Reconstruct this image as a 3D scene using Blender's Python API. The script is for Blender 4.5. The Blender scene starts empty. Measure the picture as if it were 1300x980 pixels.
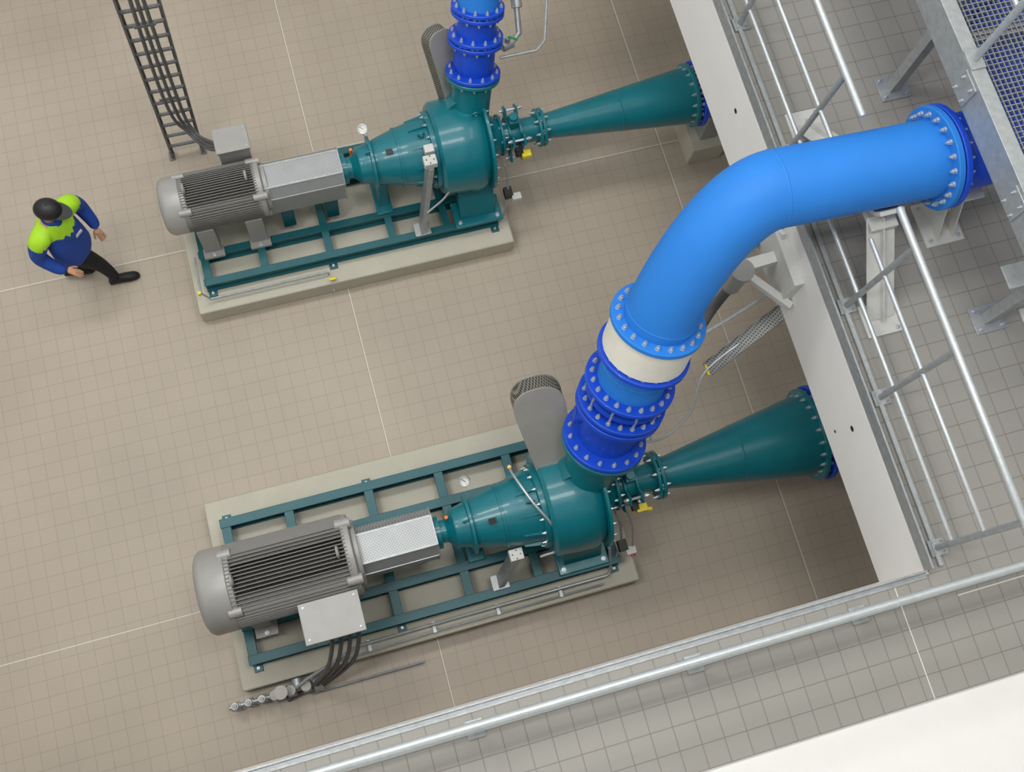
import bpy, bmesh, math, random
from mathutils import Vector, Matrix
random.seed(4)
V=Vector
sc=bpy.context.scene
sc.view_settings.view_transform='Standard'
sc.view_settings.look='None'

# ---------------------------------------------------------------- materials
def lin(c):
    return tuple(((x/255)/12.92 if x/255<=.04045 else ((x/255+.055)/1.055)**2.4) for x in c)+(1,)
def mat(name,rgb,rough=.5,metal=0,noise=.06,nscale=6,bump=0,bscale=60,coat=0,spec=.5):
    m=bpy.data.materials.new(name); m.use_nodes=True
    nt=m.node_tree; b=nt.nodes['Principled BSDF']
    b.inputs['Roughness'].default_value=rough; b.inputs['Metallic'].default_value=metal
    b.inputs['Coat Weight'].default_value=coat; b.inputs['Specular IOR Level'].default_value=spec
    tc=nt.nodes.new('ShaderNodeTexCoord'); n=nt.nodes.new('ShaderNodeTexNoise')
    n.inputs['Scale'].default_value=nscale; n.inputs['Detail'].default_value=5
    nt.links.new(tc.outputs['Object'],n.inputs['Vector'])
    mx=nt.nodes.new('ShaderNodeMix'); mx.data_type='RGBA'
    c=lin(rgb)
    mx.inputs['A'].default_value=tuple(max(0,x*(1-noise*2)) for x in c[:3])+(1,)
    mx.inputs['B'].default_value=tuple(min(1,x*(1+noise*2)) for x in c[:3])+(1,)
    nt.links.new(n.outputs['Fac'],mx.inputs['Factor'])
    nt.links.new(mx.outputs['Result'],b.inputs['Base Color'])
    if bump:
        n2=nt.nodes.new('ShaderNodeTexNoise'); n2.inputs['Scale'].default_value=bscale
        nt.links.new(tc.outputs['Object'],n2.inputs['Vector'])
        bp=nt.nodes.new('ShaderNodeBump'); bp.inputs['Strength'].default_value=bump; bp.inputs['Distance'].default_value=.01
        nt.links.new(n2.outputs['Fac'],bp.inputs['Height']); nt.links.new(bp.outputs['Normal'],b.inputs['Normal'])
    return m
def tilemat(name,rgb,grout,size,mortar,rough,var=.05,lf=.12):
    m=bpy.data.materials.new(name); m.use_nodes=True
    nt=m.node_tree; b=nt.nodes['Principled BSDF']; b.inputs['Roughness'].default_value=rough
    tc=nt.nodes.new('ShaderNodeTexCoord'); br=nt.nodes.new('ShaderNodeTexBrick')
    br.offset=0; br.squash=1
    br.inputs['Scale'].default_value=1; br.inputs['Brick Width'].default_value=size; br.inputs['Row Height'].default_value=size
    br.inputs['Mortar Size'].default_value=mortar; br.inputs['Mortar Smooth'].default_value=.1; br.inputs['Bias'].default_value=0
    c=lin(rgb)
    br.inputs['Color1'].default_value=tuple(x*(1-var) for x in c[:3])+(1,)
    br.inputs['Color2'].default_value=tuple(x*(1+var) for x in c[:3])+(1,)
    br.inputs['Mortar'].default_value=lin(grout)
    nt.links.new(tc.outputs['Object'],br.inputs['Vector'])
    n=nt.nodes.new('ShaderNodeTexNoise'); n.inputs['Scale'].default_value=.55; n.inputs['Detail'].default_value=4
    nt.links.new(tc.outputs['Object'],n.inputs['Vector'])
    mr=nt.nodes.new('ShaderNodeMapRange'); mr.inputs['From Min'].default_value=.3; mr.inputs['From Max'].default_value=.7
    mr.inputs['To Min'].default_value=1-lf; mr.inputs['To Max'].default_value=1+lf
    nt.links.new(n.outputs['Fac'],mr.inputs['Value'])
    vm=nt.nodes.new('ShaderNodeVectorMath'); vm.operation='SCALE'
    nt.links.new(br.outputs['Color'],vm.inputs[0]); nt.links.new(mr.outputs['Result'],vm.inputs['Scale'])
    nt.links.new(vm.outputs['Vector'],b.inputs['Base Color'])
    bp=nt.nodes.new('ShaderNodeBump'); bp.inputs['Strength'].default_value=.2; bp.inputs['Distance'].default_value=.001; bp.invert=True
    nt.links.new(br.outputs['Fac'],bp.inputs['Height']); nt.links.new(bp.outputs['Normal'],b.inputs['Normal'])
    return m
def perfmat(name,rgb,hole,freq,thr=.25,metal=.5,rough=.45):
    m=mat(name,rgb,rough,metal,.08,10)
    nt=m.node_tree; b=nt.nodes['Principled BSDF']
    src=b.inputs['Base Color'].links[0].from_socket
    tc=nt.nodes.new('ShaderNodeTexCoord'); sp=nt.nodes.new('ShaderNodeSeparateXYZ')
    nt.links.new(tc.outputs['Object'],sp.inputs[0])
    def M(op,a,bb):
        n=nt.nodes.new('ShaderNodeMath'); n.operation=op
        for i,x in enumerate((a,bb)):
            if x is None: continue
            if isinstance(x,(int,float)): n.inputs[i].default_value=x
            else: nt.links.new(x,n.inputs[i])
        return n.outputs[0]
    yz=M('ADD',sp.outputs['Y'],M('MULTIPLY',sp.outputs['Z'],.63))
    sx=M('SINE',M('MULTIPLY',sp.outputs['X'],freq),None)
    sy=M('SINE',M('MULTIPLY',yz,freq),None)
    g=M('GREATER_THAN',M('MULTIPLY',sx,sy),thr)
    mx=nt.nodes.new('ShaderNodeMix'); mx.data_type='RGBA'
    nt.links.new(g,mx.inputs['Factor']); nt.links.new(src,mx.inputs['A']); mx.inputs['B'].default_value=lin(hole)
    nt.links.new(mx.outputs['Result'],b.inputs['Base Color'])
    return m
TILE=tilemat('pit_floor_tile',(175,163,147),(158,147,131),.15,.003,.5,.012,.10)
TILE2=tilemat('gallery_floor_tile',(152,149,142),(124,121,114),.15,.0035,.45,.015,.05)
JOINT=mat('joint_sealant',(222,219,210),.6)
CONC=mat('concrete_plinth_paint',(192,188,172),.75,0,.05,4,.2,90)
WHITE=mat('white_painted_concrete',(238,236,231),.7,0,.02,3,.15,40)
WALLM=mat('wall_plaster',(226,227,226),.8)
CEIL=mat('ceiling_paint',(230,230,228),.8)
TEAL=mat('teal_enamel',(8,112,124),.33,0,.08,5,.08,70,.2)
TEALD=mat('teal_frame_paint',(6,90,98),.42,0,.08,5)
BLUE=mat('blue_powder_coat',(44,128,216),.55,0,.04,3,.05,120,0,.3)
BLUED=mat('deep_blue_enamel',(16,74,202),.45,0,.06,6,.05,80,.1)
COLLAR=mat('cream_rubber_collar',(232,229,216),.55)
NUT=mat('zinc_plated_bolt',(190,198,205),.35,.6)
GALV=mat('galvanised_steel',(168,172,173),.42,.45,.14,22,.1,60)
GALVL=mat('light_galvanised_tube',(188,193,194),.38,.45,.08,30)
LADM=mat('dark_ladder_steel',(118,118,118),.45,.4,.1,22)
GRATE=mat('grating_steel',(150,154,156),.5,.5)
MOTOR=mat('motor_grey_enamel',(158,156,152),.4,.1,.05,8,.05,60)
FIN=mat('motor_fin_grey',(108,106,102),.5,.1,.05,8)
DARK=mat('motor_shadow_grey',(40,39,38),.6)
BLACK=mat('black_rubber',(26,26,28),.5)
CABLE=mat('grey_cable_sheath',(92,92,92),.5)
SUPP=mat('support_light_grey_paint',(205,205,200),.5)
YEL=mat('yellow_tag_plastic',(235,215,40),.45)
ORG=mat('orange_valve_lever',(225,120,20),.45)
RED=mat('red_tag_plastic',(190,40,30),.45)
BRASS=mat('brass_fitting',(190,150,70),.35,.8)
GUARD=perfmat('textured_galvanised_sheet',(166,169,169),(138,141,141),230,.15,.5)
MESHM=perfmat('expanded_mesh_guard',(140,136,126),(48,45,39),260,.05,.2,.6)
COVER=mat('valve_gear_cover_grey',(156,154,148),.45,.1)
TRAY=perfmat('perforated_cable_tray',(150,152,150),(70,68,62),180,.4,.5)

# ---------------------------------------------------------------- geometry helpers
def basis(d,up=None):
    d=V(d).normalized()
    u=V(up) if up is not None else (V((0,0,1)) if abs(d.z)<.9 else V((1,0,0)))
    a=d.cross(u).normalized(); b=a.cross(d).normalized()
    return d,a,b
def loft(bm,rings,cap0=True,cap1=True,close=True):
    vs=[[bm.verts.new(p) for p in r] for r in rings]
    n=len(vs[0])
    for i in range(len(vs)-1):
        for j in range(n if close else n-1):
            k=(j+1)%n
            try: bm.faces.new((vs[i][j],vs[i][k],vs[i+1][k],vs[i+1][j]))
            except ValueError: pass
    if cap0: bm.faces.new(vs[0][::-1])
    if cap1: bm.faces.new(vs[-1])
def lathe(bm,o,d,prof,seg=40,cap=True,phase=0,up=None):
    o=V(o); d,a,b=basis(d,up)
    rings=[[o+d*t+(a*math.cos(phase+2*math.pi*i/seg)+b*math.sin(phase+2*math.pi*i/seg))*max(r,.0005) for i in range(seg)] for t,r in prof]
    loft(bm,rings,cap,cap)
def cyl(bm,p0,p1,r,r1=None,seg=24):
    p0=V(p0);p1=V(p1); lathe(bm,p0,p1-p0,[(0,r),((p1-p0).length,r if r1 is None else r1)],seg)
def box(bm,c,s,R=None):
    c=V(c); x,y,z=[q/2 for q in s]
    P=[V((i*x,j*y,k*z)) for k in(-1,1) for i,j in((-1,-1),(1,-1),(1,1),(-1,1))]
    if R is not None: P=[R@p for p in P]
    v=[bm.verts.new(c+p) for p in P]
    for f in((3,2,1,0),(4,5,6,7),(0,1,5,4),(1,2,6,5),(2,3,7,6),(3,0,4,7)): bm.faces.new([v[i] for i in f])
def bx(bm,x0,x1,y0,y1,z0,z1): box(bm,((x0+x1)/2,(y0+y1)/2,(z0+z1)/2),(x1-x0,y1-y0,z1-z0))
def bar(bm,p0,p1,w,h,up=(0,0,1)):
    p0=V(p0);p1=V(p1); d,a,b=basis(p1-p0,up)
    R=Matrix((d,a,b)).transposed()
    box(bm,(p0+p1)/2,((p1-p0).length,w,h),R)
def smooth_path(pts,n=8):
    pts=[V(p) for p in pts]; out=[]
    P=[pts[0]*2-pts[1]]+pts+[pts[-1]*2-pts[-2]]
    for i in range(1,len(P)-2):
        for k in range(n):
            t=k/n; a,b,c,d=P[i-1],P[i],P[i+1],P[i+2]
            out.append(.5*((2*b)+(c-a)*t+(2*a-5*b+4*c-d)*t*t+(3*b-a-3*c+d)*t**3))
    out.append(pts[-1]); return out
def tube(bm,pts,r,seg=12,cap=True):
    pts=[V(p) for p in pts]
    T=[]
    for i in range(len(pts)):
        a=pts[max(0,i-1)]; b=pts[min(len(pts)-1,i+1)]; T.append((b-a).normalized())
    d,u,w=basis(T[0]); rings=[]
    for i,p in enumerate(pts):
        t=T[i]; u=(u-t*u.dot(t)).normalized(); w=t.cross(u)
        rr=r[i] if isinstance(r,list) else r
        rings.append([p+(u*math.cos(2*math.pi*k/seg)+w*math.sin(2*math.pi*k/seg))*rr for k in range(seg)])
    loft(bm,rings,cap,cap)
def nuts(bm,o,d,R,n,r=.016,h=.022,phase=.1):
    o=V(o); d,a,b=basis(d)
    for i in range(n):
        th=phase+2*math.pi*i/n
        c=o+(a*math.cos(th)+b*math.sin(th))*R
        lathe(bm,c,d,[(0,r*1.25),(.004,r*1.25),(.0041,r),(h,r),(h+.001,r*.55),(h+.016,r*.5)],6)
def flange(bf,bb,o,d,R,th,n,nr=.016,both=True,seg=48):
    o=V(o); d=V(d).normalized()
    lathe(bf,o,d,[(0,R-.006),(.006,R),(th-.006,R),(th,R-.006)],seg)
    nuts(bb,o+d*th,d,R*.86,n,nr)
    if both: nuts(bb,o,-d,R*.86,n,nr)
class G:
    def __init__(s,name,loc=(0,0,0)):
        s.e=bpy.data.objects.new(name,None); s.e.empty_display_size=.2; s.e.location=loc
        sc.collection.objects.link(s.e); s.loc=V(loc); s.parts={}
    def p(s,name,m,bevel=0):
        if name not in s.parts: s.parts[name]=(bmesh.new(),m,bevel)
        return s.parts[name][0]
    def done(s):
        for n,(bm,m,bv) in s.parts.items():
            finish(bm,n,m,s.e,s.loc,bv)
def finish(bm,n,m,parent=None,loc=V((0,0,0)),bv=0):
    bmesh.ops.recalc_face_normals(bm,faces=bm.faces)
    for v in bm.verts: v.co-=loc
    for f in bm.faces: f.smooth=True
    for e in bm.edges:
        if len(e.link_faces)==2 and e.calc_face_angle(0)>math.radians(38): e.smooth=False
    me=bpy.data.meshes.new(n); bm.to_mesh(me); bm.free(); me.materials.append(m)
    ob=bpy.data.objects.new(n,me); sc.collection.objects.link(ob)
    if parent: ob.parent=parent
    else: ob.location=loc
    if bv:
        md=ob.modifiers.new('edge_bevel','BEVEL'); md.width=bv; md.segments=2; md.limit_method='ANGLE'; md.angle_limit=math.radians(50)
    return ob
def single(name,m,fn,bv=0,loc=(0,0,0)):
    bm=bmesh.new(); fn(bm); return finish(bm,name,m,None,V(loc),bv)

# ---------------------------------------------------------------- building shell
X0,X1,Y0,Y1=-6.5,8.5,-4.5,10.5
ZC=13.6; ZU=3.5; ZB=2.72; XE=3.44; YE=-.12
fl=single('floor',TILE,lambda b:bx(b,X0,X1,Y0,Y1,-.2,0))
def joints(b):
    for y in (1.28,4.82,8.36): bx(b,X0,X1,y-.0035,y+.0035,-.001,.0015)
    for x in (.31,3.92): bx(b,x-.0035,x+.0035,Y0,Y1,-.001,.0012)
j=single('floor_expansion_joint',JOINT,joints); j.parent=fl
single('wall_left',WALLM,lambda b:bx(b,X0-.2,X0,Y0,Y1,0,ZC))
single('wall_right',WALLM,lambda b:bx(b,X1,X1+.2,Y0,Y1,0,ZC))
single('wall_back',WALLM,lambda b:bx(b,X0,X1,Y1,Y1+.2,0,ZC))
single('wall_front',WALLM,lambda b:bx(b,X0,X1,Y0-.2,Y0,0,ZC))
single('wall_pit',WALLM,lambda b:bx(b,5.3,5.5,Y0,Y1,0,ZB))
single('ceiling',CEIL,lambda b:bx(b,X0,X1,Y0,Y1,ZC,ZC+.2))
def slab(b):
    bx(b,XE,X1,Y0,Y1,ZB,ZU-.012)
    bx(b,X0,XE,Y0,YE,ZB,ZU-.012)
us=single('gallery_slab',WHITE,slab)
def stile(b):
    bx(b,XE+.03,X1,Y0,Y1,ZU-.012,ZU)
    bx(b,X0,XE+.03,Y0,YE-.03,ZU-.012,ZU)
t=single('gallery_floor_tiles',TILE2,stile); t.parent=us
def ujoint(b):
    bx(b,3.20,3.207,Y0,YE-.05,ZU-.001,ZU+.0015)
    bx(b,X0,X1,-1.9,-1.893,ZU-.001,ZU+.0015)
    bx(b,3.6,X1,-.335,-.328,ZU-.001,ZU+.0015)
t=single('gallery_floor_joint',JOINT,ujoint); t.parent=us
def holes(b):
    for y in (3.55,.95): cyl(b,(XE-.002,y,3.2),(XE+.01,y,3.2),.022)
    cyl(b,(XE-.003,1.0,2.9),(XE+.01,1.0,2.9),.012)
t=single('lifting_socket',BLACK,holes); t.parent=us
def curb(b): bx(b,X0,X1,-1.55,-.9,ZU,ZU+.1)
single('trim_parapet',WHITE,curb,.01)
g=G('edge_channel',(XE+.05,2,ZU)); b=g.p('toe_plate',GALV)
bx(b,XE+.0,XE+.012,YE,Y1-.1,ZU,ZU+.13); bx(b,XE+.012,XE+.07,YE,Y1-.1,ZU+.0,ZU+.010)
bx(b,X0+.1,XE,YE-.012,YE,ZU,ZU+.05); bx(b,X0+.1,XE,YE-.05,YE-.012,ZU,ZU+.010)
bx(b,XE+.10,XE+.13,YE,Y1-.1,ZU,ZU+.03)
g.done()

# ---------------------------------------------------------------- railings
ZT=4.6
g=G('guard_railing',(3.57,3,ZU)); T=g.p('top_rail',GALVL); M=g.p('mid_rail',GALVL); PO=g.p('post',GALV); PL=g.p('base_plate',GALV)
xr=3.62
def capped(b,p0,p1,r):
    p0=V(p0);p1=V(p1);d=(p1-p0).normalized();L=(p1-p0).length
    lathe(b,p0,d,[(0,r*.3),(r*.3,r*.8),(r,r),(L-r,r),(L-r*.3,r*.8),(L,r*.3)],20)
capped(T,(xr,2.68,ZT),(xr,Y1-.3,ZT),.025); capped(T,(xr,-.14,ZT),(xr,2.04,ZT),.025)
for z in (4.15,):
    capped(M,(xr-.02,2.75,z),(xr-.02,Y1-.3,z),.017); capped(M,(xr-.02,-.0,z),(xr-.02,2.02,z),.017)
capped(M,(xr-.03,0,3.72),(xr-.03,Y1-.3,3.72),.017)
for y in (0.0,1.07,1.76,3.0,4.1,5.2,6.3,7.4,8.5):
    cyl(PO,(3.57,y,ZU),(xr,y,ZT-.01),.021)
    box(PL,(3.58,y,ZU+.010),(.12,.11,.020)); nuts(PL,(3.58,y,ZU+.020),(0,0,1),.05,4,.007,.008,.78)
g.done()
g=G('guard_railing',(2,-.25,ZU)); T=g.p('top_rail',GALVL); M=g.p('mid_rail',GALVL); PO=g.p('post',GALV); PL=g.p('base_plate',GALV)
cyl(T,(X0+.2,-.2,ZT),(7.5,-.24,ZT),.026)
cyl(M,(X0+.2,-.25,4.15),(7.5,-.26,4.15),.015); cyl(M,(X0+.2,-.27,3.72),(7.5,-.27,3.72),.015)
for x in (-4,-2.6,-1.2,.3,1.75,2.9,4.4,5.8):
    cyl(PO,(x,-.27,ZU),(x,-.22,ZT-.01),.021); box(PL,(x,-.27,ZU+.008),(.11,.11,.016))
g.done()

# ---------------------------------------------------------------- plinths
def plinth(x0,x1,y0,y1,h): single('concrete_plinth',CONC,lambda b:bx(b,x0-(x0+x1)/2,x1-(x0+x1)/2,y0-(y0+y1)/2,y1-(y0+y1)/2,0,h),.015).location=((x0+x1)/2,(y0+y1)/2,0)
plinth(-1.47,2.26,.47,2.2,.25)
plinth(-1.14,2.04,4.02,5.47,.25)

# ---------------------------------------------------------------- base frames
def base_frame(x0,x1,ys,z0,z1,xs,w):
    g=G('pump_base_frame',((x0+x1)/2,(ys[0]+ys[-1])/2,z0)); L=g.p('longitudinal_beam',TEALD,.004); C=g.p('cross_beam',TEALD,.004); B=g.p('anchor_bolt',NUT)
    for y in ys:
        bx(L,x0,x1,y-w/2,y+w/2,z1-.02,z1); bx(L,x0,x1,y-w/8,y+w/8,z0+.02,z1-.02); bx(L,x0,x1,y-w/2,y+w/2,z0,z0+.02)
    for x in xs:
        bx(C,x-w/2,x+w/2,ys[0],ys[-1],z1-.028,z1-.006); bx(C,x-w/8,x+w/8,ys[0],ys[-1],z0+.01,z1-.02)
    for x in (xs[0],xs[2],xs[-1]):
        for y in (ys[0]-w/2-.025,ys[-1]+w/2+.025):
            box(C,(x,y,z0+.008),(.08,.07,.016)); nuts(B,(x,y,z0+.016),(0,0,1),.001,1,.012,.02)
    g.done()
base_frame(-1.34,2.1,(.70,1.0,1.62,1.94),.25,.45,(-1.29,-.72,.02,.68,1.33,2.05),.085)
base_frame(-1.02,1.93,(4.26,4.55,5.05,5.32),.25,.42,(-.97,-.42,.22,.85,1.40,1.88),.075)

# ---------------------------------------------------------------- motors
def motor(ax,ay,az,x0,x1,R,zf,termx,termside,ts):
    g=G('electric_motor',((x0+x1)/2,ay,zf))
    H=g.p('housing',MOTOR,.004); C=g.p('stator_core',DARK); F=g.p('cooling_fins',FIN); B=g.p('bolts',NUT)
    cw=R*.82
    lathe(H,(x0,ay,az),(1,0,0),[(0,R*.62),(.008,R*.80),(.03,R*.93),(.07,R),(cw*.9,R*1.0),(cw*.9+.002,R*.96)],48)
    for i in range(1,6): 
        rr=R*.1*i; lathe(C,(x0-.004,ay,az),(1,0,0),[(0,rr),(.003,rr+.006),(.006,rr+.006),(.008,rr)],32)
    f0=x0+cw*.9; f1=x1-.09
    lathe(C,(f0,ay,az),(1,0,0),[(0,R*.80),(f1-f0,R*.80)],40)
    for xs,t in ((f0-.01,.05),(f1-.03,.07)):
        lathe(H,(xs,ay,az),(1,0,0),[(0,R*.9),(.01,R*.97),(t,R*.97),(t+.01,R*.9)],40)
        for a in (45,135,225,315):
            c=V((xs+t/2,ay+math.cos(math.radians(a))*R*.93,az+math.sin(math.radians(a))*R*.93))
            cyl(H,c-V((t/2+.03,0,0)),c+V((t/2+.03,0,0)),R*.13); nuts(B,c-V((t/2+.03,0,0)),(-1,0,0),.001,1,.014)
    lathe(H,(f1,ay,az),(1,0,0),[(0,R*.9),(.03,R*.86),(.05,R*.6),(x1-f1-.04,R*.5),(x1-f1-.04,R*.8),(x1-f1,R*.8),(x1-f1+.001,R*.3)],40)
    st=R*.088
    for k in range(-8,9):
        q=k*st
        if abs(q)>R*.72: continue
        ro=math.sqrt(max(0,(R*.99)**2-q*q)); ri=math.sqrt(max(0,(R*.78)**2-q*q))*.9 if abs(q)<R*.78 else R*.2
        for s in (1,-1):
            bx(F,f0,f1,ay+q-.004,ay+q+.004,*(sorted((az+s*ri,az+s*ro))))
            bx(F,f0,f1,*(sorted((ay+s*ri,ay+s*ro))),az+q-.004,az+q+.004)
    for xx in (f0+.12,f1-.12):
        for s in (1,-1):
            box(H,(xx,ay+s*R*.72,(zf+az-R*.55)/2+.0),(.16,R*.42,az-R*.55-zf))
            box(H,(xx,ay+s*R*.95,zf+.02),(.2,R*.4,.04)); nuts(B,(xx,ay+s*R*1.05,zf+.04),(0,0,1),.001,1,.018)
    for xx in (f0+.05,f1-.08):
        tube(H,[V((xx,ay+math.cos(t*math.pi/8)*.04,az+R+.03+math.sin(t*math.pi/8)*.04)) for t in range(17)],.012,8,False)
    s=termside; tz=az+R*ts[3]
    box(H,(termx,ay+s*(R+ts[1]/2-.02),tz),(ts[0],ts[1],ts[2])); box(H,(termx,ay+s*(R+ts[1]/2-.02),tz+ts[2]/2+.012),(ts[0]+.03,ts[1]+.03,.024))
    for i in (-1,1):
        for jj in (-1,1): nuts(B,(termx+i*ts[0]*.45,ay+s*(R+ts[1]/2-.02)+jj*ts[1]*.43,tz+ts[2]/2+.024),(0,0,1),.001,1,.008,.006)
    g.done()
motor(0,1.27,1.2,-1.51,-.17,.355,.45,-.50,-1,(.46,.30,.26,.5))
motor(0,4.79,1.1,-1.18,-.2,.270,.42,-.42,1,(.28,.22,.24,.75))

# ---------------------------------------------------------------- coupling guards
def cguard(x0,x1,y,z,R,zf):
    g=G('coupling_guard',((x0+x1)/2,y,zf)); b=g.p('sheet_cover',GUARD,.004)
    pts=[(-1,-1.2),(-1,.45),(-.6,.95),(.6,.95),(1,.45),(1,-1.2)]
    rings=[[V((x,y+p*R,z+q*R)) for p,q in pts] for x in (x0,x1)]
    loft(b,rings)
    s=g.p('support_leg',TEALD,.003)
    for x in (x0+.15,x1-.15): box(s,(x,y,(z-1.1*R+zf)/2),(.12,.3,z-1.1*R-zf))
    c=g.p('edge_strip',GALV)
    for x in (x0-.004,x1-.008):
        r2=[[V((xx,y+p*(R+.008),z+q*(R+.008))) for p,q in pts] for xx in (x,x+.012)]
        loft(c,r2)
    for sy in (-1,1): bar(c,(x0,y+sy*R*.6,z+.955*R),(x1,y+sy*R*.6,z+.955*R),.018,.006)
    bar(c,(x0,y-R*1.0,z+.42*R),(x1,y-R*1.0,z+.42*R),.012,.012)
    g.done()
cguard(-.19,.47,1.27,1.2,.20,.45)
cguard(-.24,.49,4.79,1.1,.19,.42)

# ---------------------------------------------------------------- pumps
def pump(cx,y,z,hx0,S,dd,zf,tn,bigR):
    g=G('centrifugal_pump',(cx,y,zf)); P=g.p('bearing_housing',TEAL); Vv=g.p('volute_casing',TEAL); B=g.p('bolts',NUT); F=g.p('pump_feet',TEAL,.01); N=g.p('suction_nozzle',TEAL); D=g.p('discharge_nozzle',TEAL)
    L=cx-.36-hx0
    lathe(P,(hx0,y,z),(1,0,0),[(0,.05),(.001,.14),(.05,.14),(.051,.10),(.10,.10),(.16,.16),(.17,.18),(.2,.175),(.35,.215),(L*.62,.27),(L*.8,.30),(L*.93,.305),(L,.32)],48)
    for t in (.33,.62): 
        lathe(P,(hx0+L*t-.01,y,z),(1,0,0),[(0,.19+.09*t),(.005,.225+.09*t),(.03,.225+.09*t),(.035,.19+.09*t)],48)
    x=hx0+L
    lathe(P,(x-.03,y,z),(1,0,0),[(0,.35),(.006,.37),(.05,.37),(.056,.35)],56); nuts(B,(x-.03,y,z),(-1,0,0),.34,16,.012,.014)
    for i in range(10):
        th=2*math.pi*i/10; c=V((0,math.cos(th),math.sin(th)))
        bar(P,V((x-.2,y,z))+c*.28,V((x-.02,y,z))+c*.31,.02,.06,c)
    lb=g.p('blank_plate',BLACK); box(lb,(hx0+L*.52,y-.06,z+.276),(.06,.05,.006),Matrix.Rotation(math.radians(14),3,'X'))
    e=g.p('lifting_eyes',TEAL)
    for xx,zz in ((hx0+.28,.21),(x-.1,.35),(cx+.05,bigR+.04)):
        tube(e,[V((xx+math.cos(t*math.pi/8)*.03,y,z+zz+math.sin(t*math.pi/8)*.03)) for t in range(17)],.009,8,False)
    cp=g.p('filler_cap',ORG); cyl(cp,(hx0+.12,y+.08,z+.12),(hx0+.12,y+.08,z+.2),.015)
    lathe(Vv,(x+.02,y,z),(1,0,0),[(0,.30),(.001,bigR*.86),(.03,bigR*.92),(.12,bigR*.93),(.2,bigR*.95),(.36,bigR*.95),(.45,bigR*.88),(.50,bigR*.74),(.54,bigR*.5),(.60,.2),(.66,.165)],64)
    a0=math.atan2(dd.z,dd.y); n=72; rings=[]
    for i in range(n+1):
        t=i/n; th=a0+.35+t*2*math.pi*.97; r=.10+.075*t; Rm=bigR*.70+.03*t
        rad=V((0,math.cos(th),math.sin(th)))
        rings.append([V((cx,y,z))+rad*Rm+(rad*math.cos(2*math.pi*k/16)*r+V((1,0,0))*math.sin(2*math.pi*k/16)*r*1.15) for k in range(16)])
    loft(Vv,rings)
    lathe(Vv,(cx+.13,y,z),(1,0,0),[(0,bigR*.95),(.004,bigR*1.0),(.03,bigR*1.0),(.036,bigR*.95)],64)
    nuts(B,(cx+.166,y,z),(1,0,0),bigR*.94,20,.010,.012)
    for s in (-1,1):
        pts=[(cx-.18,s*.22,z-.1),(cx+.18,s*.22,z-.1),(cx+.18,s*.5,zf+.03),(cx-.18,s*.5,zf+.03)]
        v=[[V((p[0],y+p[1],p[2])) for p in pts],[V((p[0],y+p[1]-s*.12,p[2]-(.25 if i<2 else 0))) for i,p in enumerate(pts)]]
        loft(F,v); bx(F,cx-.24,cx+.24,min(y+s*.3,y+s*.58),max(y+s*.3,y+s*.58),zf,zf+.035)
        for q in (-.19,.19): nuts(B,(cx+q,y+s*.53,zf+.035),(0,0,1),.001,1,.018)
    box(F,(hx0+.35,y,(z-.15+zf)/2),(.10,.34,z-.15-zf)); box(F,(hx0+.35,y,zf+.015),(.16,.5,.03))
    xs=x+.66
    flange(N,B,(xs,y,z),(1,0,0),.2*S,.03,8,.012)
    C=V((cx,y,z)); r0=.17 if S<1.05 else .215
    lathe(D,C,dd,[(.15,r0*1.05),(.42,r0*1.05),(.55,r0*1.08),(tn,r0*1.12)],40)
    g.done(); return xs+.03
DL=V((.54,.79,2.2)).normalized(); DU=V((.15,.46,.88)).normalized()
CL=V((1.75,1.26,1.2)); CU=V((1.72,4.79,1.1))
xsL=pump(1.75,1.26,1.2,.47,1.1,DL,.45,.86,.495)
xsU=pump(1.72,4.79,1.1,.49,1.0,DU,.42,.74,.48)

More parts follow.
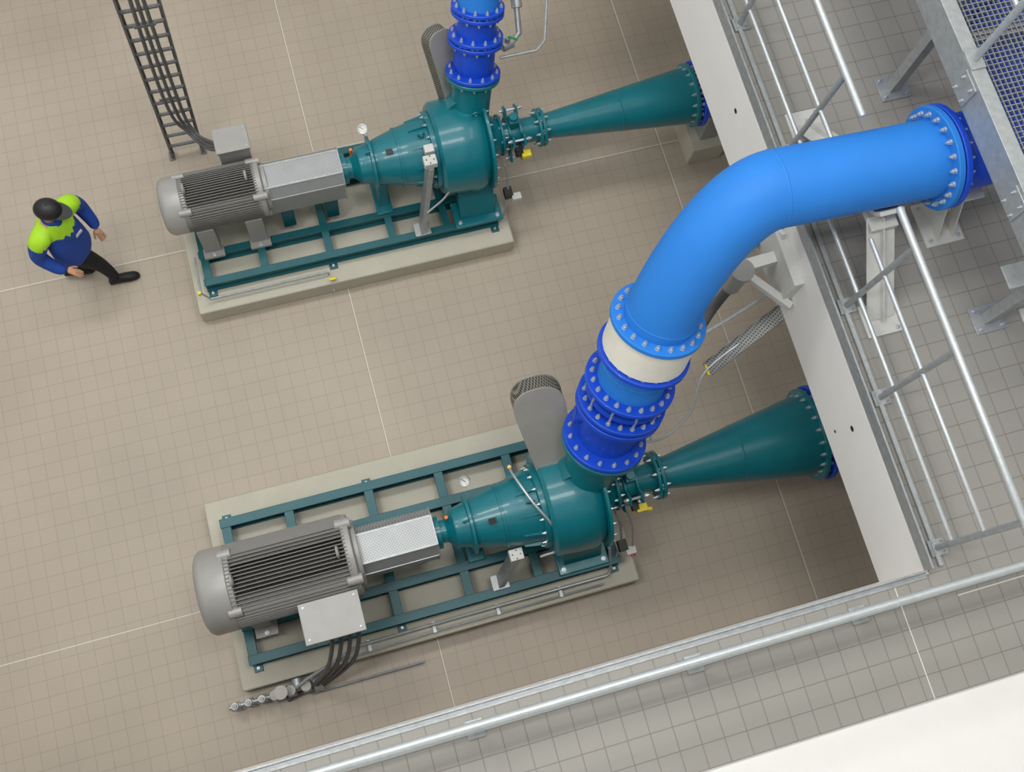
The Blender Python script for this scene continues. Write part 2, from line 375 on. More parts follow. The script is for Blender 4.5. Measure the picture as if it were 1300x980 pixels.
# ---------------------------------------------------------------- suction side (valve + reducer)
def suction(x,y,z,xc0,xc1,r0,r1,nb,S):
    g=G('suction_reducer_pipe',((xc0+xc1)/2,y,z)); T=g.p('valve_body',TEAL,.004); K=g.p('reducer_cone',TEAL); B=g.p('bolts',NUT); Q=g.p('wall_flange',BLUED); Y=g.p('lever',TEAL,.003)
    lathe(T,(x,y,z),(1,0,0),[(0,.12),(.05,.125),(.09,.135),(.13,.125),(xc0-x,.12)],32)
    for xx in (x+.06,x+.17):
        for i in range(4):
            th=math.pi/4+i*math.pi/2; c=V((0,math.cos(th),math.sin(th)))
            bar(T,V((xx,y,z))+c*.08,V((xx,y,z))+c*.27,.10,.022,(1,0,0))
        lathe(T,(xx-.012,y,z),(1,0,0),[(0,.17),(.024,.17)],32)
    for i in range(4):
        th=math.pi/4+i*math.pi/2; c=V((0,math.cos(th),math.sin(th)))*.235
        cyl(B,V((x+.01,y,z))+c,V((x+.22,y,z))+c,.012,None,8)
        for q in (.03,.2): nuts(B,V((x+q,y,z))+c,(1,0,0),.001,1,.018)
    box(T,(x+.1,y+.02,z+.2),(.08,.10,.12)); cyl(Y,(x+.1,y+.02,z+.26),(x+.1,y+.02,z+.31),.04); 
    fR=.205*S
    flange(T,B,(xc0-.075,y,z),(1,0,0),fR,.032,8,.013); flange(K,B,(xc0-.035,y,z),(1,0,0),fR,.032,8,.013)
    lathe(K,(xc0,y,z),(1,0,0),[(-.01,r0),(.06,r0),(xc1-xc0-.16,r1),(xc1-xc0-.06,r1*1.005)],56)
    tm=(xc1-xc0)*.48; rm=r0+(r1-r0)*(tm-.06)/(xc1-xc0-.22)
    lathe(K,(xc0+tm,y,z),(1,0,0),[(-.006,rm-.001),(0,rm+.0045),(.006,rm+.001)],56)
    R=r1*1.16
    flange(K,B,(xc1-.095,y,z),(1,0,0),R,.04,nb,.016)
    flange(Q,B,(xc1-.02,y,z),(1,0,0),R*1.03,.045,nb,.016)
    lathe(Q,(xc1+.02,y,z),(1,0,0),[(0,r1*.98),(5.30-xc1-.02,r1*.98)],48)
    g.done()
suction(xsL,1.25,1.2,2.50,3.98,.145,.36,20,1.05)
suction(xsU,4.78,1.1,2.47,4.03,.125,.27,16,.9)
g=G('pipe_pedestal',(4.3,4.75,0)); b=g.p('block',CONC,.01); bx(b,4.12,4.5,4.52,4.98,0,.32); b=g.p('saddle',GALV,.003); bx(b,4.22,4.4,4.62,4.94,.32,.83); g.done()

# ---------------------------------------------------------------- big blue discharge pipe
g=G('blue_discharge_pipe',CL)
P=g.p('pipe_body',BLUE); Dp=g.p('valve_body',BLUED); FL=g.p('flanges',BLUED); B=g.p('bolts',NUT); W=g.p('rubber_collar',COLLAR); T=g.p('teal_flange',TEAL); R_=g.p('tie_rods',NUT); FB=g.p('elbow_flanges',BLUE)
r=.262; FR=.352
flange(T,B,CL+DL*.82,DL,.345,.04,16,.016)
flange(FL,B,CL+DL*.87,DL,.345,.045,16,.016)
lathe(Dp,CL,DL,[(.91,.23),(.97,.235),(1.08,.25),(1.26,.25),(1.32,r)],48)
tv=g.p('valve_trunnion',BLUED); ax=V((.9,-.38,-.08)).normalized()
cyl(tv,CL+DL*1.12-ax*.31,CL+DL*1.12+ax*.31,.07)
flange(FL,B,CL+DL*1.32,DL,FR,.045,20,.017)
flange(FL,B,CL+DL*1.385,DL,FR,.04,20,.017)
lathe(Dp,CL,DL,[(1.42,.255),(1.66,.255)],48)
lathe(FL,CL,DL,[(1.49,.295),(1.496,.31),(1.53,.31),(1.536,.295)],48)
flange(FL,B,CL+DL*1.62,DL,FR,.04,20,.017)
d,a,b_=basis(DL)
for i in range(20):
    th=.1+2*math.pi*i/20; c=(a*math.cos(th)+b_*math.sin(th))*FR*.86
    if i%2==0: cyl(R_,CL+DL*1.40+c,CL+DL*1.65+c,.011,None,8)
lathe(P,CL,DL,[(1.65,r),(2.06,r)],48)
lathe(P,CL+DL*1.83,DL,[(-.01,r-.001),(0,r+.004),(.01,r-.001)],48)
flange(FL,B,CL+DL*1.98,DL,FR,.045,20,.017)
lathe(W,CL,DL,[(2.025,.30),(2.04,.325),(2.31,.325),(2.33,.30)],56)
flange(FB,B,CL+DL*2.335,DL,FR,.045,20,.017)
Bp=CL+DL*2.37; E=V((3.02,2.45,4.3)); h1=Bp+DL*.30; h2=E-V((.36,0,0))
pts=[]
for i in range(29):
    t=i/28; pts.append(Bp*(1-t)**3+h1*3*t*(1-t)**2+h2*3*t*t*(1-t)+E*t**3)
xf=4.17
for i in range(1,9): pts.append(E.lerp(V((xf,2.41,4.3)),i/8))
tube(P,pts,r,56)
for q in (2,28):
    tdir=(pts[q+1]-pts[q-1]).normalized(); lathe(P,pts[q],tdir,[(-.01,r-.001),(0,r+.0035),(.01,r-.001)],56)
flange(FB,B,(xf-.05,2.41,4.3),(1,0,0),FR,.045,20,.017)
flange(FL,B,(xf+.005,2.41,4.3),(1,0,0),FR,.045,20,.017)
lathe(Dp,(xf+.04,2.41,4.3),(1,0,0),[(0,r),(.66,r)],48)
g.done()
g=G('blue_header_pipe',(5.15,4,4.3)); b=g.p('pipe_body',BLUED); cyl(b,(5.15,.9,4.3),(5.15,8.6,4.3),.33,None,48)
B=g.p('bolts',NUT); F=g.p('flanges',BLUED)
for y in (3.4,5.3): flange(F,B,(5.15,y,4.3),(0,1,0),.42,.05,20,.017); flange(F,B,(5.15,y-.06,4.3),(0,1,0),.42,.05,20,.017)
flange(F,B,(5.15,.86,4.3),(0,1,0),.42,.05,20)
S=g.p('saddle_support',SUPP,.004)
for y in (1.3,4.4,7.5): box(S,(5.15,y,3.75),(.5,.12,.5)); box(S,(5.15,y,3.51),(.7,.25,.02))
g.done()

# ---------------------------------------------------------------- smaller blue pipe (upper pump)
g=G('blue_riser_pipe',CU)
P=g.p('pipe_body',BLUE); Dp=g.p('valve_body',BLUED); FL=g.p('flanges',BLUED); B=g.p('bolts',NUT); T=g.p('teal_flange',TEAL)
rU=.178; FU=.25
flange(T,B,CU+DU*.70,DU,FU,.035,12,.014)
flange(FL,B,CU+DU*.745,DU,FU,.035,12,.014)
lathe(Dp,CU,DU,[(.77,rU*.9),(.86,rU*1.05),(.96,rU*1.05),(1.1,rU)],40)
for t in (1.06,1.11,1.34,1.39): flange(FL,B,CU+DU*t,DU,FU*(.98 if t<1.3 else .94),.035,12,.014)
lathe(Dp,CU,DU,[(1.14,rU*.97),(1.36,rU*.97)],40)
e0=CU+DU*1.42; e1=CU+DU*2.75; e2=V((3.2,e1.y+.22,4.25)); ptsU=[e0,e0.lerp(e1,.5),e1]
hh1=e1+DU*.4; hh2=e2-V((.5,0,0))
for i in range(1,21):
    t=i/20; ptsU.append(e1*(1-t)**3+hh1*3*t*(1-t)**2+hh2*3*t*t*(1-t)+e2*t**3)
ptsU.append(V((4.85,e2.y,4.25))); tube(P,ptsU,rU,40)
flange(FL,B,(4.2,e2.y,4.25),(1,0,0),FU,.04,12); flange(FL,B,(4.25,e2.y,4.25),(1,0,0),FU,.04,12)
g.done()

# ---------------------------------------------------------------- grey covers beside the risers
def cover(p0,p1,nrm,w0,w1,th):
    p0=V(p0);p1=V(p1); d=(p1-p0).normalized(); n=V(nrm); n=(n-d*n.dot(d)).normalized(); s=d.cross(n)
    g=G('valve_drive_cover',p0); A=g.p('cover_plate',COVER,.003); Mh=g.p('mesh_rim',MESHM); K=g.p('edge_strip',GALV)
    out=[p0-s*w0]
    for i in range(21):
        t=math.pi-math.pi*i/20; cs,sn=math.cos(t),math.sin(t); q=(abs(cs)**2.6+abs(sn)**2.6)**(-1/2.6)
        out.append(p1-d*w1+(s*cs+d*sn)*w1*q)
    out.append(p0+s*w0)
    loft(A,[[q+n*(th/2) for q in out],[q+n*(th/2+.012) for q in out]])
    loft(A,[[q-n*(th/2+.012) for q in out],[q-n*(th/2) for q in out]])
    inn=[p0+(q-p0)*.985 for q in out]
    loft(Mh,[[q-n*(th/2) for q in inn],[q+n*(th/2) for q in inn]])
    bar(K,p0+n*(th/2+.014)-s*w0*.8+d*.03,p0+n*(th/2+.014)+s*w0*.8+d*.03,.03,.006,n)
    for sg in (-1,1): cyl(K,p0+s*sg*w0*.6-d*.02,p0+s*sg*w0*.6-d*.16,.014)
    g.done()
cover((1.59,1.57,1.50),(1.50,2.12,2.08),(-.12,-.68,.72),.17,.215,.19)
cover((1.64,5.15,1.35),(1.57,5.52,1.98),(.35,-.75,.5),.09,.13,.13)

# ---------------------------------------------------------------- pipe supports at gallery
g=G('pipe_support_frame',(3.72,2.4,ZU)); A=g.p('strut',SUPP,.004); PL=g.p('foot_plate',SUPP,.003); B=g.p('bolts',NUT)
for s in (-1,1):
    f=V((3.78,2.39+s*.78,ZU)); tp=V((3.80,2.40+s*.2,4.02))
    box(PL,f+V((0,0,.01)),(.26,.24,.02)); 
    for i in (-1,1):
        for k in (-1,1): nuts(B,f+V((i*.1,k*.09,.02)),(0,0,1),.001,1,.012,.014)
    bar(A,f+V((0,0,.02)),tp,.11,.012,(1,0,0)); bar(A,f+V((.05,0,.02)),tp+V((.05,0,0)),.012,.11,(1,0,0)); bar(A,f+V((-.05,0,.02)),tp+V((-.05,0,0)),.012,.11,(1,0,0))
bx(A,3.70,3.90,2.1,2.7,3.98,4.02)
loft(A,[[V((x,2.41+math.cos(t)*q,4.3+math.sin(t)*q)) for q,t in [(.268,math.radians(200+i*14)) for i in range(11)]+[(.30,math.radians(340-i*14)) for i in range(11)]] for x in (3.7,3.88)])
g.done()
g=G('pipe_support_pedestal',(4.47,2.2,ZU)); A=g.p('column',SUPP,.004); PL=g.p('foot_plate',SUPP,.003); B=g.p('bolts',NUT)
box(PL,(4.47,2.2,ZU+.01),(.30,.34,.02)); box(A,(4.47,2.3,3.76),(.14,.14,.50)); box(A,(4.47,2.35,4.02),(.2,.4,.02))
for i in (-1,1):
    for k in (-1,1): nuts(B,(4.47+i*.11,2.2+k*.13,ZU+.02),(0,0,1),.001,1,.013,.014)
    loft(A,[[V((4.47+i*.06+e,2.2-.14,ZU+.02)),V((4.47+i*.06+e,2.2+.16,ZU+.02)),V((4.47+i*.06+e,2.36,3.85)),V((4.47+i*.06+e,2.22,3.85))] for e in (-.006,.006)])
g.done()
g=G('wall_bracket',(3.4,2.0,3.1)); A=g.p('arm',SUPP,.004)
bar(A,(3.44,2.35,3.12),(2.95,2.35,3.05),.09,.09); bar(A,(3.40,2.5,3.3),(3.40,2.15,2.8),.14,.03,(1,0,0)); bar(A,(3.42,2.0,2.95),(3.1,2.3,3.1),.06,.06); bar(A,(3.42,2.6,2.9),(3.0,2.4,3.05),.06,.06)
bx(A,3.36,3.44,2.05,2.6,2.85,3.3)
V2=g.p('vent_valve',COVER); cyl(V2,(3.05,2.28,2.9),(3.05,2.28,3.2),.07); cyl(V2,(3.05,2.28,3.2),(3.05,2.28,3.24),.09)
T2=g.p('grey_pipe',CABLE); tube(T2,smooth_path([(3.05,2.28,2.9),(3.0,2.25,2.5),(2.75,2.05,2.25),(2.35,1.9,2.1)]),.04)
g.done()

# ---------------------------------------------------------------- grating walkway
g=G('grating_walkway',(4.7,3,ZU)); C=g.p('edge_channel_beam',GALV,.003); Gt=g.p('grating',GRATE); Lg=g.p('leg',GALV,.003); R2=g.p('railing_tube',GALVL); B=g.p('bolts',NUT)
xa,xb,ya,yb,zp=4.17,5.35,1.42,7.5,5.0
for x,s in ((xa,1),(xb,-1)):
    bx(C,min(x,x+s*.01),max(x,x+s*.01),ya,yb,zp-.24,zp+.0); bx(C,min(x,x+s*.10),max(x,x+s*.10),ya,yb,zp-.012,zp+.004); bx(C,min(x,x+s*.10),max(x,x+s*.10),ya,yb,zp-.24,zp-.228)
bx(C,xa,xb,ya-.01,ya,zp-.24,zp); bx(C,xa,xb,yb,yb+.01,zp-.24,zp)
for y in (2.9,4.6,6.2): bx(C,xa+.01,xb-.01,y-.04,y+.04,zp-.2,zp-.05)
y=ya+.02
while y<yb-.01: bx(Gt,xa+.11,xb-.11,y-.0025,y+.0025,zp-.03,zp); y+=.036
x=xa+.12
while x<xb-.1: bx(Gt,x-.0025,x+.0025,ya+.01,yb-.01,zp-.012,zp+.001); x+=.036
for y in (1.62,3.52,5.4,7.2):
    for x in (4.55,5.6):
        box(Lg,(x,y-.2,ZU+.008),(.24,.2,.016)); 
        for i in (-1,1):
            for k in (-1,1): nuts(B,(x+i*.085,y-.2+k*.07,ZU+.016),(0,0,1),.001,1,.012,.014)
        bar(Lg,(x,y-.2,ZU),(x,y-.2,zp-.24),.08,.08,(0,1,0))
        if x>5.3: bx(Lg,xb-.02,x+.04,y-.24,y-.16,zp-.24,zp-.16)
for y in (1.8,2.6,3.6,4.4):
    box(Lg,(xa-.006,y,zp-.12),(.012,.16,.2))
    for i in (-1,1):
        for k in (-1,1): nuts(B,(xa-.012,y+i*.05,zp-.12+k*.06),(-1,0,0),.001,1,.010,.01)
for yy in (2.72,4.2,5.7): cyl(R2,(xa+.05,yy,zp),(xa+.05,yy,zp+1.1),.024); box(Lg,(xa+.05,yy,zp+.01),(.1,.14,.014))
cyl(R2,(xa+.05,2.6,zp+1.1),(xa+.05,7.4,zp+1.1),.024); cyl(R2,(xa+.05,2.72,zp+.55),(xa+.05,7.4,zp+.55),.017)
bar(Lg,(4.3,ya+.06,zp-.24),(4.3,ya+.06,zp-.6),.1,.06); box(Lg,(4.36,ya+.06,zp-.62),(.24,.16,.016)); 
g.done()

# ---------------------------------------------------------------- cable ladder
g=G('cable_ladder',(-.94,5.87,0)); A=g.p('side_rail',LADM); Rg=g.p('rung',LADM); Cb=g.p('cable',CABLE); PL=g.p('base_foot',LADM)
top=V((-.60,5.87,9.0)); bot=V((-.94,5.87,0)); dz=top-bot
for s in (-1,1):
    o=V((s*.16,0,0)); bar(A,bot+o,top+o*1.3,.014,.07,(0,1,0)); bar(A,bot+o+V((-s*.012,.03,0)),top+o*1.3+V((-s*.012,.03,0)),.03,.004,(0,1,0))
    box(PL,bot+o+V((0,0,.006)),(.06,.1,.012))
n=42
for i in range(1,n): 
    c=bot+dz*(i/n); box(Rg,c,(.31*(1+.3*i/n),.03,.018))
for k,o in enumerate((-.05,-.01,.03)):
    pth=[top+V((o,-.03,0)),bot+dz*.5+V((o+.01,-.035,0)),bot+dz*.14+V((o+.02*k,-.04,0)),(-.84+.03*k,5.76,.62),(-.68+.03*k,5.5,.70+.05*k),(-.5+.04*k,5.25,1.1+.02*k)]
    tube(Cb,smooth_path(pth,10),.017,8)
for z in (1.2,2.4,3.6,5): 
    c=bot+dz*(z/9); box(Rg,c+V((-.0,-.05,0)),(.18,.01,.03))
g.done()

# ---------------------------------------------------------------- instruments / small pipework
def gauge(p,n,r=.05):
    p=V(p); g=G('pressure_gauge',p); a=g.p('case',GALVL); lathe(a,p,n,[(0,r*.9),(.005,r),(.04,r),(.042,r*.86),(.03,r*.85)],28); f=g.p('dial',WHITE); lathe(f,p,n,[(.028,r*.85),(.031,r*.85)],28)
    d,u,w=basis(n); h=g.p('needle',BLACK); bar(h,p+d*.034-u*r*.2,p+d*.034+(u+w*.6)*r*.6,.004,.002,d)
    for i in range(9):
        th=math.radians(-45+i*33.75); c=(u*math.cos(th)+w*math.sin(th)); bar(h,p+d*.033+c*r*.62,p+d*.033+c*r*.78,.003,.002,d)
    s=g.p('stem',BRASS); cyl(s,p,p-V((0,0,.12)),.008,None,8); g.done()
gauge((.83,1.62,1.30),(-.2,-.5,.8)); gauge((.77,5.05,1.30),(-.2,-.5,.8)); 
def stand(p0,p1,w):
    g=G('instrument_stand',p0); a=g.p('column',GALV,.004); bar(a,p0,p1,w,.05,(1,0,0)); box(a,V(p0)+V((0,0,.01)),(.16,.14,.02))
    b=g.p('sensor_box',SUPP,.006); box(b,V(p1)+V((0,0,.05)),(.12,.10,.08)); box(b,V(p1)+V((.02,.12,.05)),(.09,.08,.07)); s=g.p('screws',BLACK); nuts(s,V(p1)+V((0,0,.09)),(0,0,1),.035,4,.005,.003)
    g.done()
stand((1.15,4.30,.42),(1.27,4.50,1.42),.13)
stand((.97,.78,.45),(1.10,.91,1.10),.12)
g=G('flushing_tube',(1.3,1.3,1.2)); b=g.p('tube',GALVL); tube(b,smooth_path([(1.22,1.62,1.35),(1.22,1.5,1.54),(1.30,1.25,1.60),(1.42,1.03,1.50),(1.46,.86,1.27),(1.30,.84,1.15)]),.011,8)
f=g.p('fitting',BRASS)
for p in ((1.22,1.62,1.35),(1.46,.86,1.27)): cyl(f,V(p)-V((0,0,.03)),V(p)+V((0,0,.03)),.018,None,6)
g.done()
g=G('flushing_tube',(1.3,4.7,1.2)); b=g.p('tube',GALVL)
tube(b,smooth_path([(1.35,4.95,1.4),(1.45,4.7,1.50),(1.5,4.43,1.3),(1.4,4.35,1.0),(1.2,4.3,.8)]),.010,8); f=g.p('fitting',BRASS); p=(1.35,4.95,1.4); cyl(f,V(p)-V((0,0,.03)),V(p)+V((0,0,.03)),.018,None,6)
g.done()
g=G('conduit_run',(0,.55,.3)); b=g.p('conduit',GALV)
tube(b,[(-1.0,.38,.06),(-1.0,.38,.3),(-.9,.42,.36),(-.4,.58,.36),(.5,.585,.36),(1.95,.585,.36),(2.0,.62,.36),(2.0,.8,.6)],.014,8)
tube(b,[(-.6,.50,.30),(.3,.52,.30),(1.9,.52,.30)],.010,8)
tube(b,[(-.9,.3,.05),(.1,.3,.05),(.14,.3,.05)],.012,8)
c=g.p('clip',GALV)
for x in (-.3,.3,.9,1.5): box(c,(x,.56,.28),(.03,.10,.06))
g.done()
g=G('conduit_run',(0,4.1,.3)); b=g.p('conduit',GALV)
tube(b,[(-1.05,4.5,.5),(-1.06,4.13,.5),(-1.0,4.12,.33),(-.3,4.12,.33),(.15,4.12,.33),(.17,4.12,.12),(.17,4.0,.08)],.012,8)
c=g.p('yellow_cap',YEL); cyl(c,(.15,4.05,.30),(.21,4.05,.30),.016); cyl(c,(-1.07,4.12,.5),(-1.07,4.12,.56),.016)
g.done()
g=G('motor_power_cable',(-.5,.6,.8)); b=g.p('cable',CABLE); gl=g.p('gland',BRASS)
for k in range(4):
    x=-.56+.075*k; tube(b,smooth_path([(x,.78,1.24),(x,.63,1.16),(x-.1,.46,.8),(x-.25-.02*k,.38,.35),(x-.4-.04*k,.34,.10),(-1.12,.30+.02*k,.06)],8),.019,10)
    cyl(gl,(x,.80,1.26),(x,.71,1.20),.026,None,8)
g.done()
g=G('valve_manifold',(-1.1,.3,0)); b=g.p('pipe',GALV); v=g.p('valve',GALV); c=g.p('handle',COVER)
MY=.37
cyl(b,(-1.62,MY,.16),(-.86,MY,.16),.022); 
for i,x in enumerate((-1.56,-1.44,-1.32,-1.20,-1.06,-.92)):
    k=1.35 if i>2 else .9
    cyl(v,(x,MY,.08),(x,MY,.26),.034*k); cyl(v,(x-.04,MY,.16),(x+.04,MY,.16),.04*k); cyl(c,(x,MY,.26),(x,MY,.29),.045 if i>2 else .02); cyl(b,(x,MY,0),(x,MY,.1),.014); box(v,(x,MY,.005),(.07,.07,.01))
cyl(v,(-1.0,MY,.16),(-1.0,MY+.09,.16),.05); cyl(v,(-.86,MY,.16),(-.78,MY,.16),.07); cyl(v,(-1.13,MY,.20),(-1.13,MY,.42),.04); cyl(c,(-1.13,MY,.42),(-1.13,MY,.44),.06)
g.done()
g=G('valve_tag',(2.3,1.1,1)); y_=g.p('yellow_box',YEL,.003); k_=g.p('black_switch',BLACK,.003); w_=g.p('white_box',SUPP,.003); r_=g.p('red_mark',RED); gr=g.p('bracket',GALV)
box(y_,(2.28,1.02,1.1),(.10,.07,.06)); box(k_,(2.22,1.05,1.12),(.06,.08,.07)); cyl(y_,(2.33,1.0,1.1),(2.37,.99,1.1),.02)
box(w_,(2.16,.72,.7),(.09,.07,.06)); box(k_,(2.1,.78,.7),(.08,.1,.08)); tube(gr,[(2.05,1.1,1.05),(2.1,.95,.9),(2.1,.8,.7),(2.05,.7,.45)],.012,8); tube(gr,[(2.15,1.05,1.05),(2.2,.9,.9),(2.18,.75,.75)],.008,8); cyl(r_,(2.16,.68,.74),(2.16,.66,.74),.02)
g.done()
g=G('valve_tag',(2.2,4.6,1)); y_=g.p('yellow_box',YEL,.003); k_=g.p('black_switch',BLACK,.003); w_=g.p('white_box',SUPP,.003); gr=g.p('bracket',GALV)
box(y_,(2.24,4.56,1.05),(.09,.07,.06)); box(k_,(2.18,4.6,1.05),(.07,.08,.07)); box(w_,(2.1,4.3,.7),(.09,.07,.06)); box(k_,(2.03,4.36,.7),(.08,.1,.08)); tube(gr,[(2.0,4.65,1.0),(2.05,4.5,.9),(2.03,4.36,.7),(1.98,4.25,.42)],.012,8)
g.done()
g=G('cable_tray',(3.1,1.9,1.8)); b=g.p('tray',TRAY); c=g.p('end_cap',YEL)
p0=V((2.95,1.88,2.0)); p1=V((3.62,2.13,2.35)); bar(b,p0,p1,.12,.012); 
dd=(p1-p0).normalized(); sd=dd.cross(V((0,0,1))).normalized()
for s in (-1,1): bar(b,p0+sd*s*.06+V((0,0,.02)),p1+sd*s*.06+V((0,0,.02)),.006,.05)
box(c,p0,(.02,.1,.03)); l=g.p('sampling_line',GALVL)
tube(l,smooth_path([(2.10,1.50,1.95),(2.32,1.44,1.9),(2.5,1.46,1.85),(2.72,1.58,1.9),(2.82,1.72,1.95),(2.95,1.88,2.02),(3.36,2.04,2.2)],5),.011,8); tube(l,[(2.34,1.44,1.9),(2.36,1.56,1.9),(2.28,1.62,1.95)],.009,8)
tube(l,[(2.46,1.87,2.8),(2.6,1.95,2.75),(3.43,2.2,2.75)],.014,8)
g.done()
g=G('drain_line',(2.1,5.3,2)); b=g.p('pipe',GALV); 
tube(b,[(1.98,5.25,1.85),(2.25,5.31,1.85),(2.33,5.38,1.85),(2.35,5.6,2.0),(2.4,6.2,2.3)],.028,10); tube(b,[(2.1,5.2,1.8),(2.45,5.2,1.8),(2.55,5.28,1.8),(2.65,5.6,1.9),(2.8,6.2,2.1)],.014,8)
v=g.p('valve',GALV); cyl(v,(2.14,5.28,1.85),(2.24,5.31,1.85),.055); cyl(v,(2.19,5.29,1.85),(2.19,5.29,1.97),.025); cyl(v,(2.35,5.56,1.98),(2.355,5.64,2.02),.05)
gr=g.p('green_lever',mat('green_lever',(20,150,70),.4)); bar(gr,(2.19,5.29,1.98),(2.27,5.24,1.98),.018,.01)
g.done()

# ---------------------------------------------------------------- person
def skinmesh(verts,edges,radii,root,sub=2):
    me=bpy.data.meshes.new('tmp'); me.from_pydata([V(v) for v in verts],edges,[]); ob=bpy.data.objects.new('tmp',me); sc.collection.objects.link(ob)
    sm=ob.modifiers.new('s','SKIN'); sm.use_smooth_shade=True; ob.modifiers.new('u','SUBSURF').levels=sub; ob.modifiers['u'].render_levels=sub
    for i,r in enumerate(radii):
        v=me.skin_vertices[0].data[i]; v.radius=(r if isinstance(r,tuple) else (r,r)); v.use_root=(i==root)
    dg=bpy.context.evaluated_depsgraph_get(); dg.update()
    m2=bpy.data.meshes.new_from_object(ob.evaluated_get(dg)); bpy.data.objects.remove(ob); return m2
SK=mat('skin',(205,155,125),.55); JB=mat('jacket_royal_blue',(26,70,160),.75,0,.1,12,.3,30); HV=mat('hi_vis_yellow_green',(172,222,40),.6,0,.05,12,.2,30); TR=mat('black_trousers',(22,22,26),.85,0,.1,12,.3,30); SH=mat('black_boots',(15,15,16),.5); HAIR=mat('grey_hair',(110,105,98),.9); REF=mat('reflective_tape',(205,208,210),.4)
pe=bpy.data.objects.new('worker_in_hi_vis_jacket',None); sc.collection.objects.link(pe); pe.location=(-2.07,4.74,0); pe.rotation_euler=(0,0,math.radians(2))
def pobj(n,me,mats,rz=0):
    me.name=n
    for m in mats: me.materials.append(m)
    ob=bpy.data.objects.new(n,me); sc.collection.objects.link(ob); ob.parent=pe; ob.rotation_euler=(0,0,math.radians(rz))
    for p in me.polygons: p.use_smooth=True
    return ob
TW=-48; HW=-22   # torso / head turn, degrees
vs=[(0,0,.95),(0,0,1.08),(.0,0,1.22),(.01,0,1.36),(0,0,1.47),(.015,0,1.54),
 (-.005,.13,1.42),(-.005,.22,1.385),(-.05,.30,1.13),(.08,.27,.95),(.12,.24,.91),
 (-.005,-.13,1.42),(-.005,-.22,1.385),(-.05,-.30,1.13),(.11,-.27,.98),(.16,-.235,.95),
 (0,.09,.90),(.01,.095,.70),(.0,.095,.50),(-.10,.095,.3),(-.19,.095,.11),
 (0,-.09,.90),(.08,-.095,.70),(.15,-.095,.49),(.18,-.095,.3),(.20,-.095,.10)]
for i in range(2,16): vs[i]=tuple(Matrix.Rotation(math.radians(TW),3,'Z')@V(vs[i]))
ed=[(0,1),(1,2),(2,3),(3,4),(4,5),(3,6),(6,7),(7,8),(8,9),(9,10),(3,11),(11,12),(12,13),(13,14),(14,15),(0,16),(16,17),(17,18),(18,19),(19,20),(0,21),(21,22),(22,23),(23,24),(24,25)]
ra=[(.155,.14),.155,.16,.16,.09,.058,.115,.1,.078,.058,.045,.115,.1,.078,.058,.045,.105,.095,.072,.062,.052,.105,.095,.072,.062,.052]
me=skinmesh(vs,ed,ra,0)
ob=pobj('body',me,[JB,HV,TR,SK])
for p in me.polygons:
    c=p.center
    if c.z<.86: p.material_index=2
    elif c.z>1.50 and abs(c.y)<.08: p.material_index=3
    elif c.z>1.345: p.material_index=1
    else: p.material_index=0
def pbm(n,m,fn,rz=0):
    bm=bmesh.new(); fn(bm); o=finish(bm,n,m,pe); o.rotation_euler=(0,0,math.radians(rz)); return o
def hem(b):
    loft(b,[[V((math.cos(t*math.pi/12)*(a)+.0,math.sin(t*math.pi/12)*(c),z)) for t in range(24)] for z,a,c in ((.80,.165,.21),(.84,.175,.218),(.95,.172,.212),(1.08,.162,.205),(1.2,.15,.20),(1.3,.13,.17))],True,True)
pbm('jacket_hem',JB,hem,-24)
pbm('jacket_mark',REF,lambda b:box(b,(.162,.06,1.22),(.012,.08,.03)),TW)
def collar(b): loft(b,[[V((.01+math.cos(t*math.pi/10)*a,math.sin(t*math.pi/10)*a,z)) for t in range(20)] for z,a in ((1.46,.10),(1.50,.085),(1.545,.082),(1.545,.068),(1.5,.06))],True,True)
pbm('jacket_collar',JB,collar,TW)
def ell(b,c,s,su=24,sv=16,fn=None,R=None):
    c=V(c); rings=[]
    for i in range(sv+1):
        ph=math.pi*i/sv
        ring=[]
        for k in range(su):
            th=2*math.pi*k/su; q=V((math.sin(ph)*math.cos(th)*s[0],math.sin(ph)*math.sin(th)*s[1],-math.cos(ph)*s[2]))
            if i in (0,sv): q.x+=1e-5*math.cos(th); q.y+=1e-5*math.sin(th)
            if fn: q=fn(q)
            if R: q=R@q
            ring.append(c+q)
        rings.append(ring)
    loft(b,rings)
def headfn(q):
    if q.z<0: f=1+q.z*1.9; q=V((q.x*f+(.012 if q.x>0 else 0)*(-q.z/.12),q.y*f,q.z))
    return q
hc=V((.03,0,1.64)); Rh=Matrix.Rotation(math.radians(8),3,'Y')
pbm('head',SK,lambda b:ell(b,hc,(.098,.077,.12),28,18,headfn,Rh),HW)
pbm('nose',SK,lambda b:loft(b,[[hc+Rh@V(p) for p in ((.085,-.012,.02),(.085,.012,.02),(.085,.016,-.03),(.085,-.016,-.03))],[hc+Rh@V(p) for p in ((.098,-.006,.018),(.098,.006,.018),(.118,.010,-.024),(.118,-.010,-.024))]]),HW)
def ears(b):
    for s in (-1,1): ell(b,hc+Rh@V((-.005,s*.078,-.005)),(.02,.008,.032),12,8)
pbm('ears',SK,ears,HW)
def eyes(b):
    for s in (-1,1): ell(b,hc+Rh@V((.086,s*.03,.012)),(.010,.014,.009),12,8)
pbm('eyes',BLACK,eyes,HW)
pbm('mouth',mat('lips',(160,85,80),.5),lambda b:ell(b,hc+Rh@V((.084,0,-.055)),(.008,.024,.006),12,8),HW)
pbm('hair',HAIR,lambda b:ell(b,hc+Rh@V((-.022,0,.012)),(.092,.083,.092),24,12,None,Rh),HW)
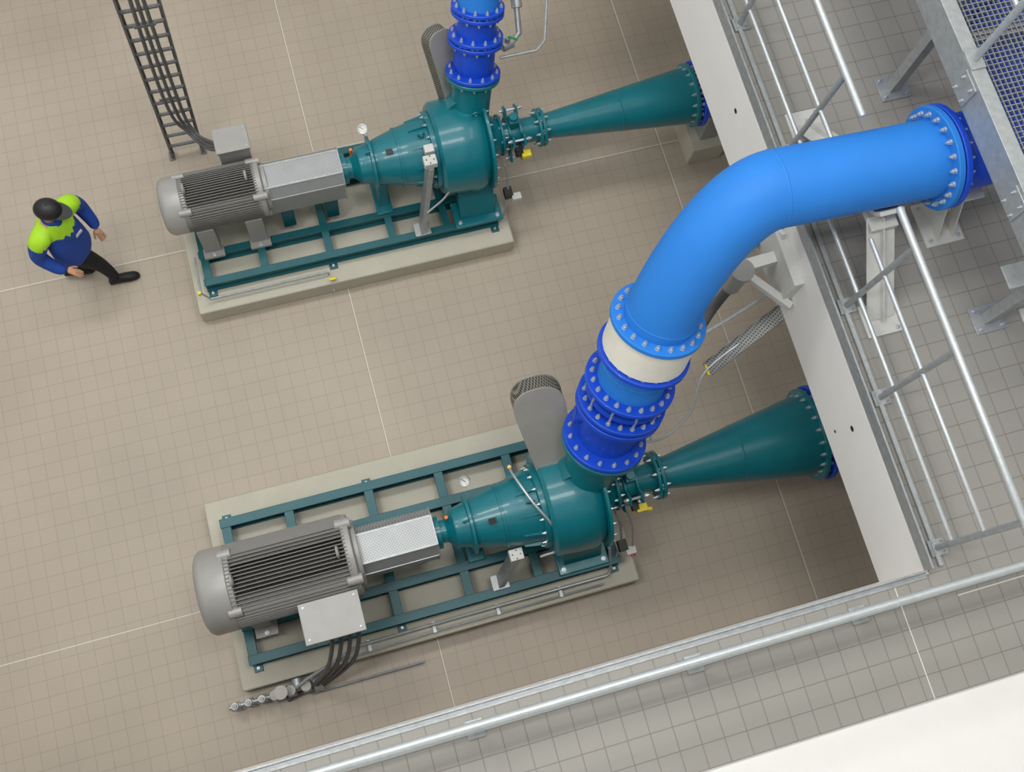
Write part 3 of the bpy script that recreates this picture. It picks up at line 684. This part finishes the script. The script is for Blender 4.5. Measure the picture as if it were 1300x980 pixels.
def cap(b):
    rings=[]
    for i in range(9):
        ph=math.pi/2*i/8
        rings.append([hc+Rh@V((-.004+math.cos(t*math.pi/14)*.120*math.cos(ph*.985),math.sin(t*math.pi/14)*.102*math.cos(ph*.985),.03+.103*math.sin(ph))) for t in range(28)])
    loft(b,rings)
    top_=[];bt=[]
    for k in range(13):
        t=-math.pi/2*.8+math.pi*.8*k/12; top_.append((.10*math.cos(t)+.0,.086*math.sin(t))); bt.append((.05+.15*math.cos(t),.085*math.sin(t)))
    lp=top_+bt[::-1]
    loft(b,[[hc+Rh@V((x,y,.034-abs(y)*.12-(x-.1)*.15+e)) for x,y in lp] for e in (0,.008)])
    ell(b,hc+Rh@V((-.004,0,.134)),(.010,.010,.006),10,6)
pbm('cap',BLACK,cap,HW)
def boot(b,x,y,pitch,z):
    R=Matrix.Rotation(pitch,3,'Y'); o=V((x,y,z)); rings=[]
    for t,w,h,zz in ((-.095,.025,.03,.035),(-.085,.04,.05,.045),(-.03,.047,.075,.07),(.03,.047,.06,.055),(.10,.052,.045,.042),(.16,.048,.036,.034),(.195,.03,.022,.026),(.203,.008,.008,.022)):
        rings.append([o+R@V((t,math.cos(k*math.pi/8)*w,max(zz+math.sin(k*math.pi/8)*h,0.0))) for k in range(16)])
    loft(b,rings)
pbm('boot_front',SH,lambda b:boot(b,.215,-.095,0,0)); pbm('boot_back',SH,lambda b:boot(b,-.19,.095,math.radians(14),.03))
def hand(n,w,dirv,side):
    w=V(w); d=V(dirv).normalized(); s=V((0,0,1)).cross(d).normalized()*side
    vs=[w,w+d*.045,w+d*.085]; ed=[(0,1),(1,2)]; ra=[.026,(.034,.022),(.036,.020)]
    for k,(off,L) in enumerate(((-.028,.068),(-.010,.078),(.010,.073),(.027,.056))):
        b0=w+d*.085+s*off; i=len(vs)
        vs+=[b0,b0+d*L*.5-V((0,0,.008)),b0+d*L*.85-V((0,0,.028))]; ed+=[(2,i),(i,i+1),(i+1,i+2)]; ra+=[.0105,.0095,.008]
    i=len(vs); vs+=[w+d*.03-s*.034,w+d*.065-s*.055-V((0,0,.01)),w+d*.09-s*.06-V((0,0,.02))]; ed+=[(1,i),(i,i+1),(i+1,i+2)]; ra+=[.014,.011,.009]
    pobj(n,skinmesh(vs,ed,ra,0,1),[SK],TW)
hand('hand_left',(.115,.24,.915),(.35,-.1,-.8),1); hand('hand_right',(.155,-.237,.952),(.6,.35,-.5),-1)

# ---------------------------------------------------------------- lights
def area(loc,sx,sy,pw,col=(1,.995,.985)):
    l=bpy.data.lights.new('ceiling_light','AREA'); l.shape='RECTANGLE'; l.size=sx; l.size_y=sy; l.energy=pw; l.color=col
    o=bpy.data.objects.new('ceiling_light',l); o.location=loc; sc.collection.objects.link(o)
area((-3,6.5,13.2),3,1.6,315); area((2,6.5,13.2),4,1.6,215); area((-3.5,1.5,13.2),3,1.6,305); area((2,1.2,13.2),3,1.6,245); area((6.5,3,13.2),1.2,6,90)
w=bpy.data.worlds.new('world'); sc.world=w; w.use_nodes=True; w.node_tree.nodes['Background'].inputs[0].default_value=(.8,.85,.9,1); w.node_tree.nodes['Background'].inputs[1].default_value=.6

# ---------------------------------------------------------------- camera
cam=bpy.data.cameras.new('camera'); co=bpy.data.objects.new('camera',cam); sc.collection.objects.link(co); sc.camera=co
r0=V((.95968,-.26987,.07869)); r1=V((-.23710,-.92744,-.28917)); r2=V((.15102,.25885,-.95403))
Mx=Matrix((r0,-r1,-r2)).transposed().to_4x4(); Mx.translation=V((0,0,11)); co.matrix_world=Mx
cam.sensor_width=36; cam.lens=1457.84/1300*36; cam.shift_y=-45/1300; cam.clip_start=.05; cam.clip_end=100
